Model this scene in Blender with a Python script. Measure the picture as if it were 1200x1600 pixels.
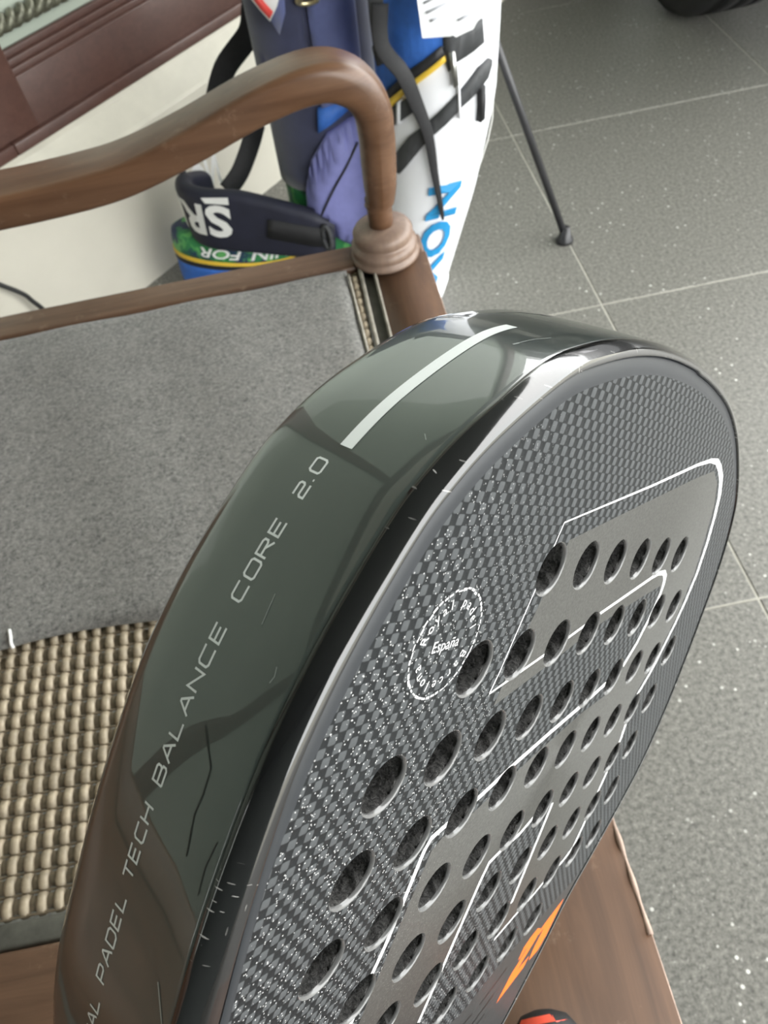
import bpy, bmesh, math, random
import numpy as np
from mathutils import Vector, Matrix, Quaternion
from mathutils.geometry import delaunay_2d_cdt
random.seed(4)
for o in list(bpy.data.objects): bpy.data.objects.remove(o)
SC = bpy.context.scene
COL = SC.collection

# ------------------------------------------------------------------ camera
H = 0.893                                    # lens height over the floor
Wm = np.array([[0.98018855, -0.19806116, 0.00147452],
               [-0.15983261, -0.78655793, 0.5964731],
               [-0.11697836, -0.58489178, -0.80263171]])   # lens axes (right, down, forward) -> world
cam_d = bpy.data.cameras.new('camera'); cam = bpy.data.objects.new('camera', cam_d); COL.objects.link(cam)
cr, cu, cb = Wm[:, 0], -Wm[:, 1], -Wm[:, 2]
cam.matrix_world = Matrix(((cr[0], cu[0], cb[0], 0), (cr[1], cu[1], cb[1], 0), (cr[2], cu[2], cb[2], H), (0, 0, 0, 1)))
cam_d.sensor_fit = 'VERTICAL'; cam_d.sensor_height = 36; cam_d.lens = 1183 / 1600 * 36
cam_d.clip_start = 0.01; cam_d.clip_end = 100
cam_d.dof.use_dof = True; cam_d.dof.focus_distance = 0.165; cam_d.dof.aperture_fstop = 38
SC.camera = cam

# ------------------------------------------------------------------ sky, exposure
SC.view_settings.view_transform = 'Standard'; SC.view_settings.look = 'None'
SC.view_settings.gamma = 1; SC.view_settings.use_curve_mapping = False
SC.view_settings.exposure = -0.22
wd = bpy.data.worlds.new('overcast_sky'); SC.world = wd; wd.use_nodes = True
nt = wd.node_tree; bg = nt.nodes['Background']
tc = nt.nodes.new('ShaderNodeTexCoord'); sx = nt.nodes.new('ShaderNodeSeparateXYZ')
rp = nt.nodes.new('ShaderNodeValToRGB')
nt.links.new(tc.outputs['Generated'], sx.inputs[0]); nt.links.new(sx.outputs['Z'], rp.inputs[0])
rp.color_ramp.elements[0].position = 0.0; rp.color_ramp.elements[0].color = (.85, .88, .87, 1)
rp.color_ramp.elements[1].position = 0.5; rp.color_ramp.elements[1].color = (1.0, 1.0, 0.98, 1)
nt.links.new(rp.outputs[0], bg.inputs['Color']); bg.inputs['Strength'].default_value = 9.0

# ------------------------------------------------------------------ materials
def newmat(name):
    m = bpy.data.materials.new(name); m.use_nodes = True
    return m, m.node_tree, m.node_tree.nodes['Principled BSDF']
def N(t, kind, **kw):
    n = t.nodes.new(kind)
    for k, v in kw.items():
        if k.startswith('i_'):
            n.inputs[k[2:].replace('_', ' ')].default_value = v
        else: setattr(n, k, v)
    return n
def L(t, a, b): t.links.new(a, b)
def c4(c): return (c[0], c[1], c[2], 1)
def math_n(t, op, a, b=None):
    n = t.nodes.new('ShaderNodeMath'); n.operation = op
    for i, v in enumerate((a, b)):
        if v is None: continue
        if isinstance(v, (int, float)): n.inputs[i].default_value = v
        else: t.links.new(v, n.inputs[i])
    return n.outputs[0]
def mixc(t, fac, a, b):
    n = t.nodes.new('ShaderNodeMix'); n.data_type = 'RGBA'
    if isinstance(fac, (int, float)): n.inputs[0].default_value = fac
    else: t.links.new(fac, n.inputs[0])
    for i, v in ((6, a), (7, b)):
        if isinstance(v, tuple): n.inputs[i].default_value = c4(v)
        else: t.links.new(v, n.inputs[i])
    return n.outputs[2]
def ramp(t, src, p0, p1, c0=(0, 0, 0), c1=(1, 1, 1)):
    n = t.nodes.new('ShaderNodeValToRGB'); t.links.new(src, n.inputs[0])
    n.color_ramp.elements[0].position = p0; n.color_ramp.elements[1].position = p1
    n.color_ramp.elements[0].color = c4(c0); n.color_ramp.elements[1].color = c4(c1)
    return n.outputs[0]
def noise(t, scale, detail=2, rough=.5, vec=None, dist=0):
    n = t.nodes.new('ShaderNodeTexNoise'); n.inputs['Scale'].default_value = scale
    n.inputs['Detail'].default_value = detail; n.inputs['Roughness'].default_value = rough
    n.inputs['Distortion'].default_value = dist
    if vec is not None: t.links.new(vec, n.inputs['Vector'])
    return n.outputs['Fac']
def objco(t, scale=None):
    n = t.nodes.new('ShaderNodeTexCoord')
    if scale is None: return n.outputs['Object']
    mp = t.nodes.new('ShaderNodeMapping'); mp.inputs['Scale'].default_value = scale
    t.links.new(n.outputs['Object'], mp.inputs[0]); return mp.outputs[0]
def geoco(t, scale=(1, 1, 1), rot=(0, 0, 0)):
    n = t.nodes.new('ShaderNodeNewGeometry'); mp = t.nodes.new('ShaderNodeMapping')
    mp.inputs['Scale'].default_value = scale; mp.inputs['Rotation'].default_value = rot
    t.links.new(n.outputs['Position'], mp.inputs[0]); return mp.outputs[0]
def bump(t, b, src, strength, dist):
    n = t.nodes.new('ShaderNodeBump'); n.inputs['Strength'].default_value = strength; n.inputs['Distance'].default_value = dist
    t.links.new(src, n.inputs['Height']); t.links.new(n.outputs[0], b.inputs['Normal'])
def plain(name, col, rough=.5, metal=0, coat=0, var=.0, vs=30, bmp=0, bs=200, bd=.0005, sheen=0):
    m, t, b = newmat(name)
    b.inputs['Roughness'].default_value = rough; b.inputs['Metallic'].default_value = metal
    b.inputs['Coat Weight'].default_value = coat; b.inputs['Coat Roughness'].default_value = .03
    if sheen: b.inputs['Sheen Weight'].default_value = sheen
    co = objco(t)
    f = noise(t, vs, 4, .6, co)
    lo = tuple(x * (1 - var) for x in col); hi = tuple(min(1, x * (1 + var)) for x in col)
    L(t, ramp(t, f, .3, .7, lo, hi), b.inputs['Base Color'])
    if bmp: bump(t, b, noise(t, bs, 3, .6, co), bmp, bd)
    return m

M = {}
# granite floor tile
m, t, b = newmat('granite'); co = geoco(t)
f1 = noise(t, 170, 5, .78, co); f2 = noise(t, 3, 3, .6, co); f3 = noise(t, 420, 2, .5, co)
c = ramp(t, f1, .34, .68, (.055, .054, .049), (.285, .28, .25))
c = mixc(t, math_n(t, 'MULTIPLY', f2, .30), c, (.17, .166, .148))
fl = ramp(t, noise(t, 230, 3, .6, co), .64, .70); c = mixc(t, math_n(t, 'MULTIPLY', fl, .55), c, (.50, .50, .46))
v = N(t, 'ShaderNodeTexVoronoi', feature='F1'); v.inputs['Scale'].default_value = 95; L(t, co, v.inputs['Vector'])
wn = N(t, 'ShaderNodeTexWhiteNoise'); L(t, v.outputs['Position'], wn.inputs['Vector'])
sp = math_n(t, 'MULTIPLY', math_n(t, 'LESS_THAN', v.outputs['Distance'], .19), math_n(t, 'GREATER_THAN', wn.outputs['Value'], .84))
clus = ramp(t, noise(t, 6, 3, .6, co), .40, .58)
c = mixc(t, math_n(t, 'MULTIPLY', math_n(t, 'MULTIPLY', sp, clus), .85), c, (.75, .75, .70))
L(t, c, b.inputs['Base Color'])
L(t, ramp(t, f3, .35, .7, (.30, .30, .30), (.55, .55, .55)), b.inputs['Roughness'])
bump(t, b, f1, .25, .0006); M['granite'] = m
M['grout'] = plain('grout', (.40, .39, .34), .8, var=.15)
M['wall'] = plain('cream_wall', (.55, .525, .45), .6, var=.05, vs=6)
M['ledge'] = plain('ledge_paint', (.52, .50, .42), .5, var=.08, vs=12)
M['ceil'] = plain('ceiling_paint', (.16, .18, .165), .8, var=.05, vs=2)
def wood(name, dark, light, rough, rot, wear=0, bs=.12):
    m, t, b = newmat(name); co = geoco(t, (1, 1, 1), rot)
    mp = N(t, 'ShaderNodeMapping'); mp.inputs['Scale'].default_value = (6, 90, 90); L(t, co, mp.inputs[0])
    g = noise(t, 1, 6, .65, mp.outputs[0], .6); big = noise(t, 9, 3, .5, co)
    c = ramp(t, g, .3, .72, dark, light)
    c = mixc(t, math_n(t, 'MULTIPLY', ramp(t, big, .35, .7), .35), c, tuple(x * .6 for x in dark))
    if wear:
        w = ramp(t, noise(t, 38, 6, .75, co), .60, .72)
        c = mixc(t, math_n(t, 'MULTIPLY', w, wear), c, (.36, .26, .18))
    L(t, c, b.inputs['Base Color'])
    L(t, ramp(t, big, .3, .7, (rough - .08,) * 3, (rough + .12,) * 3), b.inputs['Roughness'])
    bump(t, b, g, bs, .0006); return m
M['wood_x'] = wood('bench_wood_across', (.080, .043, .025), (.185, .105, .064), .46, (0, 0, 0), .35)
M['wood_y'] = wood('bench_wood_along', (.062, .029, .013), (.150, .076, .038), .48, (0, 0, math.pi / 2), .30)
M['wood_arm'] = wood('arm_wood', (.080, .037, .018), (.155, .082, .045), .33, (0, 0, 0), .25)
M['wood_post'] = wood('turned_wood', (.15, .10, .075), (.27, .19, .145), .4, (0, math.pi / 2, 0), .4)
M['frame_wood'] = wood('window_frame_wood', (.070, .033, .026), (.105, .052, .040), .38, (0, 0, 0), .0, .05)
M['glass_tint'] = plain('glass_pane', (.42, .47, .40), .06, var=.04, vs=3)
# grey seat mat
m, t, b = newmat('grey_felt'); co = geoco(t)
f1 = noise(t, 300, 4, .8, co); f2 = noise(t, 60, 4, .75, co)
c = ramp(t, f1, .30, .72, (.045, .045, .043), (.30, .295, .275))
c = mixc(t, math_n(t, 'MULTIPLY', ramp(t, f2, .46, .60), .6), c, mixc(t, f1, (.07, .07, .067), (.33, .32, .295)))
L(t, c, b.inputs['Base Color']); b.inputs['Roughness'].default_value = .95; b.inputs['Sheen Weight'].default_value = .2
bump(t, b, f1, .6, .0015); M['felt'] = m
M['cane'] = plain('rattan', (.36, .30, .215), .45, var=.3, vs=120, bmp=.2, bs=300)
M['cane_dark'] = plain('rattan_under', (.19, .15, .10), .55, var=.3, vs=120)
M['cane_edge'] = plain('rattan_bead', (.27, .25, .21), .6, var=.3, vs=90)
M['rail_dark'] = plain('groove_binding', (.10, .10, .085), .6, var=.3, vs=90)
# racket
m, t, b = newmat('frame_lacquer'); co = objco(t)
f = noise(t, 60, 4, .6, co)
c = ramp(t, f, .3, .7, (.036, .046, .042), (.041, .051, .047))
L(t, c, b.inputs['Base Color']); b.inputs['Roughness'].default_value = .30
b.inputs['Coat Weight'].default_value = 1; b.inputs['Coat Roughness'].default_value = .02; b.inputs['Coat IOR'].default_value = 1.6
M['lacquer'] = m
def scratch_mask(t, co, thr=.0035):
    out = None
    for k, (sc, rz) in enumerate((((40, 420, 60), .7), ((420, 50, 60), .2), ((50, 380, 60), -1.0))):
        mp = N(t, 'ShaderNodeMapping'); mp.inputs['Scale'].default_value = sc; mp.inputs['Rotation'].default_value = (0, .3, rz); L(t, co, mp.inputs[0])
        vv = N(t, 'ShaderNodeTexVoronoi', feature='F1'); vv.inputs['Scale'].default_value = 3.0; L(t, mp.outputs[0], vv.inputs['Vector'])
        s = math_n(t, 'LESS_THAN', vv.outputs['Distance'], .13)
        out = s if out is None else math_n(t, 'MAXIMUM', out, s)
    return math_n(t, 'MULTIPLY', out, ramp(t, noise(t, 55, 2, .5, co), .48, .58))
m, t, b = newmat('bumper_black'); co = objco(t)
s = scratch_mask(t, co)
L(t, mixc(t, math_n(t, 'MULTIPLY', s, .8), (.005, .005, .006), (.45, .44, .42)), b.inputs['Base Color'])
L(t, math_n(t, 'ADD', math_n(t, 'MULTIPLY', s, .3), .13), b.inputs['Roughness'])
b.inputs['Coat Weight'].default_value = 1; b.inputs['Coat Roughness'].default_value = .06; b.inputs['Coat IOR'].default_value = 1.7; b.inputs['Specular IOR Level'].default_value = .2
bump(t, b, noise(t, 700, 3, .6, co), .08, .0003); M['bumper'] = m
S = 0.0205                                    # hole pitch of the racket in metres
def weave_nodes(t, co):
    mp = N(t, 'ShaderNodeMapping'); mp.inputs['Scale'].default_value = (1 / (.1 * S),) * 3; L(t, co, mp.inputs[0])
    sp = N(t, 'ShaderNodeSeparateXYZ'); L(t, mp.outputs[0], sp.inputs[0])
    sxn = math_n(t, 'SINE', math_n(t, 'MULTIPLY', sp.outputs['X'], math.pi)); syn = math_n(t, 'SINE', math_n(t, 'MULTIPLY', sp.outputs['Y'], math.pi))
    return math_n(t, 'MULTIPLY', sxn, syn)
def glitter(t, co, lo, hi):
    v = N(t, 'ShaderNodeTexVoronoi', feature='F1'); v.inputs['Scale'].default_value = 2100; L(t, co, v.inputs['Vector'])
    w = N(t, 'ShaderNodeTexWhiteNoise'); L(t, v.outputs['Position'], w.inputs['Vector'])
    g = math_n(t, 'MULTIPLY', math_n(t, 'LESS_THAN', v.outputs['Distance'], .34), math_n(t, 'GREATER_THAN', w.outputs['Value'], .85))
    sp = N(t, 'ShaderNodeSeparateXYZ'); L(t, co, sp.inputs[0])
    # sand finish glints painted as white specks, denser towards the lower left
    k = math_n(t, 'ADD', math_n(t, 'MULTIPLY', sp.outputs['X'], -1 / (6 * S)), math_n(t, 'MULTIPLY', sp.outputs['Y'], -1 / (9 * S)))
    k = math_n(t, 'ADD', k, 19.7 / 9)
    return math_n(t, 'MULTIPLY', g, ramp(t, k, lo, hi))
m, t, b = newmat('carbon_weave'); co = objco(t)
w = weave_nodes(t, co)
tow = ramp(t, w, .42, .62)
mr = N(t, 'ShaderNodeMapRange'); L(t, w, mr.inputs[0]); mr.inputs['From Min'].default_value = -1; mr.inputs['From Max'].default_value = 1
tow = ramp(t, mr.outputs[0], .505, .545)
c = mixc(t, tow, (.016, .018, .020), (.082, .088, .093))  # lighter tows: their directional sheen is painted into the base colour
g = glitter(t, co, .35, .85)
c = mixc(t, math_n(t, 'MULTIPLY', g, .8), c, (.75, .75, .75))
L(t, c, b.inputs['Base Color']); b.inputs['Roughness'].default_value = .38; b.inputs['Metallic'].default_value = .1; b.inputs['Specular IOR Level'].default_value = .22
grain = math_n(t, 'ADD', math_n(t, 'MULTIPLY', mr.outputs[0], 1.0), math_n(t, 'MULTIPLY', noise(t, 1500, 2, .6, co), .25))
bump(t, b, grain, .65, .00018); M['weave'] = m
M['rim_ring'] = plain('face_rim', (.034, .037, .042), .36, var=.05, vs=100)
M['rim_ring'].node_tree.nodes['Principled BSDF'].inputs['Specular IOR Level'].default_value = .32
m, t, b = newmat('silver_print'); co = objco(t)
g = noise(t, 1300, 3, .6, co)
g2 = glitter(t, co, .5, 1.1)
c = ramp(t, g, .3, .7, (.17, .17, .166), (.26, .26, .252))
c = mixc(t, math_n(t, 'MULTIPLY', g2, .5), c, (.7, .7, .68))
L(t, c, b.inputs['Base Color']); b.inputs['Roughness'].default_value = .30; b.inputs['Metallic'].default_value = .85; b.inputs['Anisotropic'].default_value = .8; b.inputs['Anisotropic Rotation'].default_value = .125
tg = N(t, 'ShaderNodeTangent', direction_type='RADIAL', axis='Z'); L(t, tg.outputs[0], b.inputs['Tangent'])
bump(t, b, g, .12, .0002); M['silver'] = m
M['white_print'] = plain('white_print', (.90, .91, .91), .4, var=.02)
M['grey_print'] = plain('pale_grey_print', (.66, .69, .68), .35, var=.02)
M['orange_print'] = plain('orange_print', (1.0, .17, .015), .45, var=.03)
M['black_print'] = plain('black_print', (.006, .006, .006), .3, var=.02)
M['throat'] = plain('throat_face', (.040, .041, .042), .35, var=.1, vs=200)
m, t, b = newmat('hole_foam'); co = objco(t)
f = noise(t, 800, 5, .7, co, 1.0)
L(t, ramp(t, f, .35, .75, (.006, .006, .006), (.16, .155, .15)), b.inputs['Base Color']); b.inputs['Roughness'].default_value = .65
bump(t, b, f, 1.0, .002); M['foam'] = m
M['hole_lip'] = plain('hole_lip', (.13, .13, .13), .22, coat=.6, var=.05)
M['edge_pale'] = plain('edge_highlight_tone', (.42, .30, .24), .5, var=.3, vs=90)  # pale tone for the painted highlight on the bench's front edge
M['crack'] = plain('crack_line', (.012, .015, .014), .5)
M['scratch'] = plain('scratch_line', (.25, .27, .26), .5)
M['grip'] = plain('grip_wrap', (.015, .015, .016), .6, var=.2, vs=300, bmp=.3, bs=500)
M['coral'] = plain('coral_print', (.80, .09, .045), .4, var=.05)
# bags
M['bag_white'] = plain('white_vinyl', (.86, .87, .91), .35, var=.03, vs=10)
M['bag_blue'] = plain('blue_fabric', (.035, .14, .50), .6, var=.25, vs=25, bmp=.2, bs=600)
M['bag_black'] = plain('black_fabric', (.016, .016, .018), .6, var=.2, vs=200)
M['bag_grey'] = plain('charcoal_fabric', (.045, .047, .050), .6, var=.2, vs=40)
M['bag_yellow'] = plain('yellow_piping', (.75, .50, .05), .5, var=.05)
M['bag_navy'] = plain('navy_fabric', (.026, .030, .072), .7, var=.25, vs=25, bmp=.3, bs=700, sheen=.4)
M['bag_peri'] = plain('periwinkle_fabric', (.20, .21, .47), .65, var=.12, vs=30, bmp=.2, bs=700)
M['bag_navyblue'] = plain('worn_navy_fabric', (.10, .12, .27), .7, var=.15, vs=30, sheen=.3)
M['letter_blue'] = plain('blue_letter', (.02, .26, .55), .4, var=.05)
M['letter_white'] = plain('white_letter', (.80, .80, .78), .5, var=.04)
m, t, b = newmat('green_print'); co = geoco(t)
f = noise(t, 22, 3, .6, co); f2 = noise(t, 30, 2, .5, geoco(t, (1.3, 1.1, 1)))
c = ramp(t, f, .44, .56, (.012, .03, .09), (.03, .22, .07)); c = mixc(t, ramp(t, f2, .56, .62), c, (.12, .42, .12))
L(t, c, b.inputs['Base Color']); b.inputs['Roughness'].default_value = .5; M['green'] = m
M['steel'] = plain('dull_steel', (.45, .45, .43), .3, 1, var=.1)
M['leg_black'] = plain('black_tube', (.022, .022, .024), .35, var=.1)
M['paper'] = plain('white_paper', (.84, .86, .88), .7, var=.02)
M['ink'] = plain('grey_ink', (.45, .46, .50), .7, var=.1)
M['red'] = plain('red_stripe', (.62, .06, .05), .6, var=.1)
M['brass'] = plain('brass_ring', (.60, .52, .32), .3, 1, var=.1)
M['rope'] = plain('twisted_metal', (.15, .15, .11), .42, .5, var=.4, vs=120)
M['rubber'] = plain('tyre_rubber', (.014, .014, .015), .55, var=.2, vs=60)
M['alloy'] = plain('wheel_alloy', (.35, .35, .36), .35, .9, var=.05)
M['cable'] = plain('cable_black', (.012, .012, .012), .4)

# ------------------------------------------------------------------ object helpers
ROOT = {}
def thing(name, label, cat, loc=(0, 0, 0), rot=None, group=None, kind=None):
    o = bpy.data.objects.new(name, None); COL.objects.link(o); o.empty_display_size = .03
    o.location = loc
    if rot is not None:
        o.rotation_mode = 'QUATERNION'; o.rotation_quaternion = rot
    if label: o['label'] = label
    if cat: o['category'] = cat
    if group: o['group'] = group
    if kind: o['kind'] = kind
    ROOT[o] = Vector(loc) if rot is None else None
    return o
def base_of(p):
    while p is not None and p not in ROOT: p = p.parent
    return ROOT[p] if p is not None and ROOT[p] is not None else Vector((0, 0, 0))
def mk(name, geo, mats, parent=None, smooth=True, bevel=0, mi=None, subsurf=0, sharp=None):
    v, f = geo
    off = base_of(parent) if parent is not None else Vector((0, 0, 0))
    me = bpy.data.meshes.new(name)
    me.from_pydata([(p[0] - off[0], p[1] - off[1], p[2] - off[2]) for p in v], [], f)
    for m_ in (mats if isinstance(mats, list) else [mats]): me.materials.append(M[m_])
    if mi is not None: me.polygons.foreach_set('material_index', mi)
    bm = bmesh.new(); bm.from_mesh(me); bmesh.ops.recalc_face_normals(bm, faces=bm.faces); bm.to_mesh(me); bm.free()
    if smooth: me.polygons.foreach_set('use_smooth', [True] * len(me.polygons))
    o = bpy.data.objects.new(name, me); COL.objects.link(o)
    if parent is not None: o.parent = parent
    if bevel:
        md = o.modifiers.new('bevel', 'BEVEL'); md.width = bevel; md.segments = 3; md.limit_method = 'ANGLE'
    if subsurf:
        md = o.modifiers.new('subd', 'SUBSURF'); md.levels = md.render_levels = subsurf
    if sharp is not None: me.set_sharp_from_angle(angle=sharp)
    return o
def raw(name, geo, mat, parent):              # keeps face winding, no recalculation
    me = bpy.data.meshes.new(name); me.from_pydata(geo[0], [], geo[1]); me.materials.append(M[mat])
    o = bpy.data.objects.new(name, me); COL.objects.link(o); o.parent = parent; return o
def tag(o, label, cat, group=None):
    o['label'] = label; o['category'] = cat
    if group: o['group'] = group
    return o
def join(*gs):
    V, F = [], []
    for v, f in gs:
        n = len(V); V += list(v); F += [tuple(i + n for i in q) for q in f]
    return V, F
def box(x0, x1, y0, y1, z0, z1):
    v = [(x, y, z) for x in (x0, x1) for y in (y0, y1) for z in (z0, z1)]
    return v, [(0, 1, 3, 2), (4, 6, 7, 5), (0, 4, 5, 1), (2, 3, 7, 6), (0, 2, 6, 4), (1, 5, 7, 3)]
def obox(c, ax, ay, az, sx, sy, sz):          # box about c with half sizes along given axes
    c = Vector(c); v = [tuple(c + Vector(ax) * a * sx + Vector(ay) * b_ * sy + Vector(az) * d * sz) for a in (-1, 1) for b_ in (-1, 1) for d in (-1, 1)]
    return v, [(0, 1, 3, 2), (4, 6, 7, 5), (0, 4, 5, 1), (2, 3, 7, 6), (0, 2, 6, 4), (1, 5, 7, 3)]
def lathe(prof, c=(0, 0), n=36):              # prof: (radius, z)
    V, F = [], []
    for r, z in prof:
        for k in range(n):
            a = 2 * math.pi * k / n; V.append((c[0] + r * math.cos(a), c[1] + r * math.sin(a), z))
    for i in range(len(prof) - 1):
        for k in range(n): F.append((i * n + k, i * n + (k + 1) % n, (i + 1) * n + (k + 1) % n, (i + 1) * n + k))
    F.append(tuple(range(n))); F.append(tuple((len(prof) - 1) * n + k for k in range(n)))
    return V, F
def catmull(P, n=8, closed=False):
    P = [Vector(p) for p in P]; out = []; m_ = len(P)
    rng = range(m_ if closed else m_ - 1)
    for i in rng:
        if closed: p0, p1, p2, p3 = P[(i - 1) % m_], P[i], P[(i + 1) % m_], P[(i + 2) % m_]
        else: p0, p1, p2, p3 = P[max(i - 1, 0)], P[i], P[i + 1], P[min(i + 2, m_ - 1)]
        for k in range(n):
            u = k / n
            out.append(.5 * ((2 * p1) + (p2 - p0) * u + (2 * p0 - 5 * p1 + 4 * p2 - p3) * u * u + (3 * p1 - p0 - 3 * p2 + p3) * u ** 3))
    if not closed: out.append(P[-1])
    return out
def sweep(path, sec, up=(0, 0, 1), cap=True):
    """path: list of Vector; sec: function i,t -> list of (a along side, b along up') offsets"""
    V, F = [], []; n = len(path); up = Vector(up); m_ = None
    for i, p in enumerate(path):
        tg = (path[min(i + 1, n - 1)] - path[max(i - 1, 0)]).normalized()
        sd = tg.cross(up)
        if sd.length < 1e-4: sd = Vector((1, 0, 0))
        sd.normalize(); u2 = sd.cross(tg).normalized()
        s = sec(i, i / (n - 1)); m_ = len(s)
        for a, b_ in s: V.append(tuple(p + sd * a + u2 * b_))
    for i in range(n - 1):
        for k in range(m_): F.append((i * m_ + k, i * m_ + (k + 1) % m_, (i + 1) * m_ + (k + 1) % m_, (i + 1) * m_ + k))
    if cap: F.append(tuple(range(m_))); F.append(tuple((n - 1) * m_ + k for k in range(m_)))
    return V, F
def circ(r, n=12): return [(r * math.cos(2 * math.pi * k / n), r * math.sin(2 * math.pi * k / n)) for k in range(n)]
def rrect(w, h, r, n=4):
    out = []
    for cx, cy, a0 in ((w / 2 - r, h / 2 - r, 0), (-w / 2 + r, h / 2 - r, 90), (-w / 2 + r, -h / 2 + r, 180), (w / 2 - r, -h / 2 + r, 270)):
        for k in range(n + 1):
            a = math.radians(a0 + 90 * k / n); out.append((cx + r * math.cos(a), cy + r * math.sin(a)))
    return out
def tube(pts, r, n=10, k=6, up=(0, 0, 1)):
    pa = catmull(pts, k) if k > 1 else [Vector(p) for p in pts]
    return sweep(pa, lambda i, t_: circ(r if not callable(r) else r(t_), n), up)
def ribbon(pts, w, th, up, k=6):
    pa = catmull(pts, k)
    return sweep(pa, lambda i, t_: rrect(w if not callable(w) else w(t_), th, th * .45, 2), up)
def inpoly(p, poly):
    x, y = p; c_ = False; j = len(poly) - 1
    for i in range(len(poly)):
        xi, yi = poly[i]; xj, yj = poly[j]
        if (yi > y) != (yj > y) and x < (xj - xi) * (y - yi) / (yj - yi) + xi: c_ = not c_
        j = i
    return c_
def stroke(pts, w):
    P = [Vector(p) for p in pts]; n = len(P); ws = w if isinstance(w, (list, tuple)) else [w] * n
    Lf, Rt = [], []
    for i in range(n):
        d0 = (P[i] - P[i - 1]).normalized() if i else (P[1] - P[0]).normalized()
        d1 = (P[i + 1] - P[i]).normalized() if i < n - 1 else d0
        tn = (d0 + d1); tn = tn.normalized() if tn.length > 1e-6 else d1
        nn = Vector((-tn.y, tn.x)); k = max(.5, nn.dot(Vector((-d1.y, d1.x))))
        Lf.append(tuple(P[i] + nn * ws[i] / 2 / k)); Rt.append(tuple(P[i] - nn * ws[i] / 2 / k))
    return Lf + Rt[::-1]
def cdt(polys, extra=()):
    vs, es = [], []
    for po in polys:
        n = len(vs); vs += [Vector((p[0], p[1])) for p in po]
        es += [(n + i, n + (i + 1) % len(po)) for i in range(len(po))]
    vs += [Vector(e) for e in extra]
    r = delaunay_2d_cdt(vs, es, [], 0, 1e-6)
    return r[0], r[2]
_tx = {}
def text_geo(s, size=1.0, bold=0.0, shear=0.0):
    """flat outline mesh of a word, centred, cap height = size"""
    cu = bpy.data.curves.new('lettering', 'FONT'); cu.body = s; cu.size = 1; cu.offset = bold; cu.shear = shear; cu.resolution_u = 3
    ob = bpy.data.objects.new('lettering', cu); COL.objects.link(ob)
    dg = bpy.context.evaluated_depsgraph_get(); me = ob.evaluated_get(dg).to_mesh()
    v = [tuple(x.co) for x in me.vertices]; f = [tuple(p.vertices) for p in me.polygons]
    bpy.data.objects.remove(ob); bpy.data.curves.remove(cu)
    return v, f

# ------------------------------------------------------------------ floor of granite tiles
gr_ = mk('ground', box(-30, 40, -40, 30, -.6, -.13), 'grout', smooth=False); gr_['kind'] = 'structure'
floor = mk('floor', box(-5, 6, -3, 7, -.12, -.0012), 'grout'); floor['kind'] = 'structure'
tile_me = None
for i in range(-5, 6):
    for j in range(-4, 7):
        x, y = .4465 + .6 * i, .412 + .6 * j
        if tile_me is None:
            bm = bmesh.new(); g = box(.0016, .5984, .0016, .5984, -.012, 0)
            vs = [bm.verts.new(p) for p in g[0]]
            for q in g[1]: bm.faces.new([vs[k] for k in q])
            bmesh.ops.recalc_face_normals(bm, faces=bm.faces)
            bmesh.ops.bevel(bm, geom=[e for e in bm.edges if all(v_.co.z > -.001 for v_ in e.verts)], offset=.0008, segments=1, affect='EDGES')
            tile_me = bpy.data.meshes.new('floor_tile'); bm.to_mesh(tile_me); bm.free(); tile_me.materials.append(M['granite'])
        o = bpy.data.objects.new('floor_tile', tile_me); COL.objects.link(o); o.parent = floor; o.location = (x, y, 0)

# ------------------------------------------------------------------ house wall, window, ceiling
r2 = math.sqrt(.5)
CW = 1.7
WO = Vector((-CW / 2, CW / 2, 0)); WU = Vector((r2, r2, 0)); WN = Vector((r2, -r2, 0)); WZ = Vector((0, 0, 1))
def wbox(u0, u1, d0, d1, z0, z1):
    c = WO + WU * (u0 + u1) / 2 + WN * (d0 + d1) / 2 + WZ * (z0 + z1) / 2
    return obox(c, WU, WN, WZ, (u1 - u0) / 2, (d1 - d0) / 2, (z1 - z0) / 2)
def wpt(u, d, z): return WO + WU * u + WN * d + WZ * z
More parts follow.
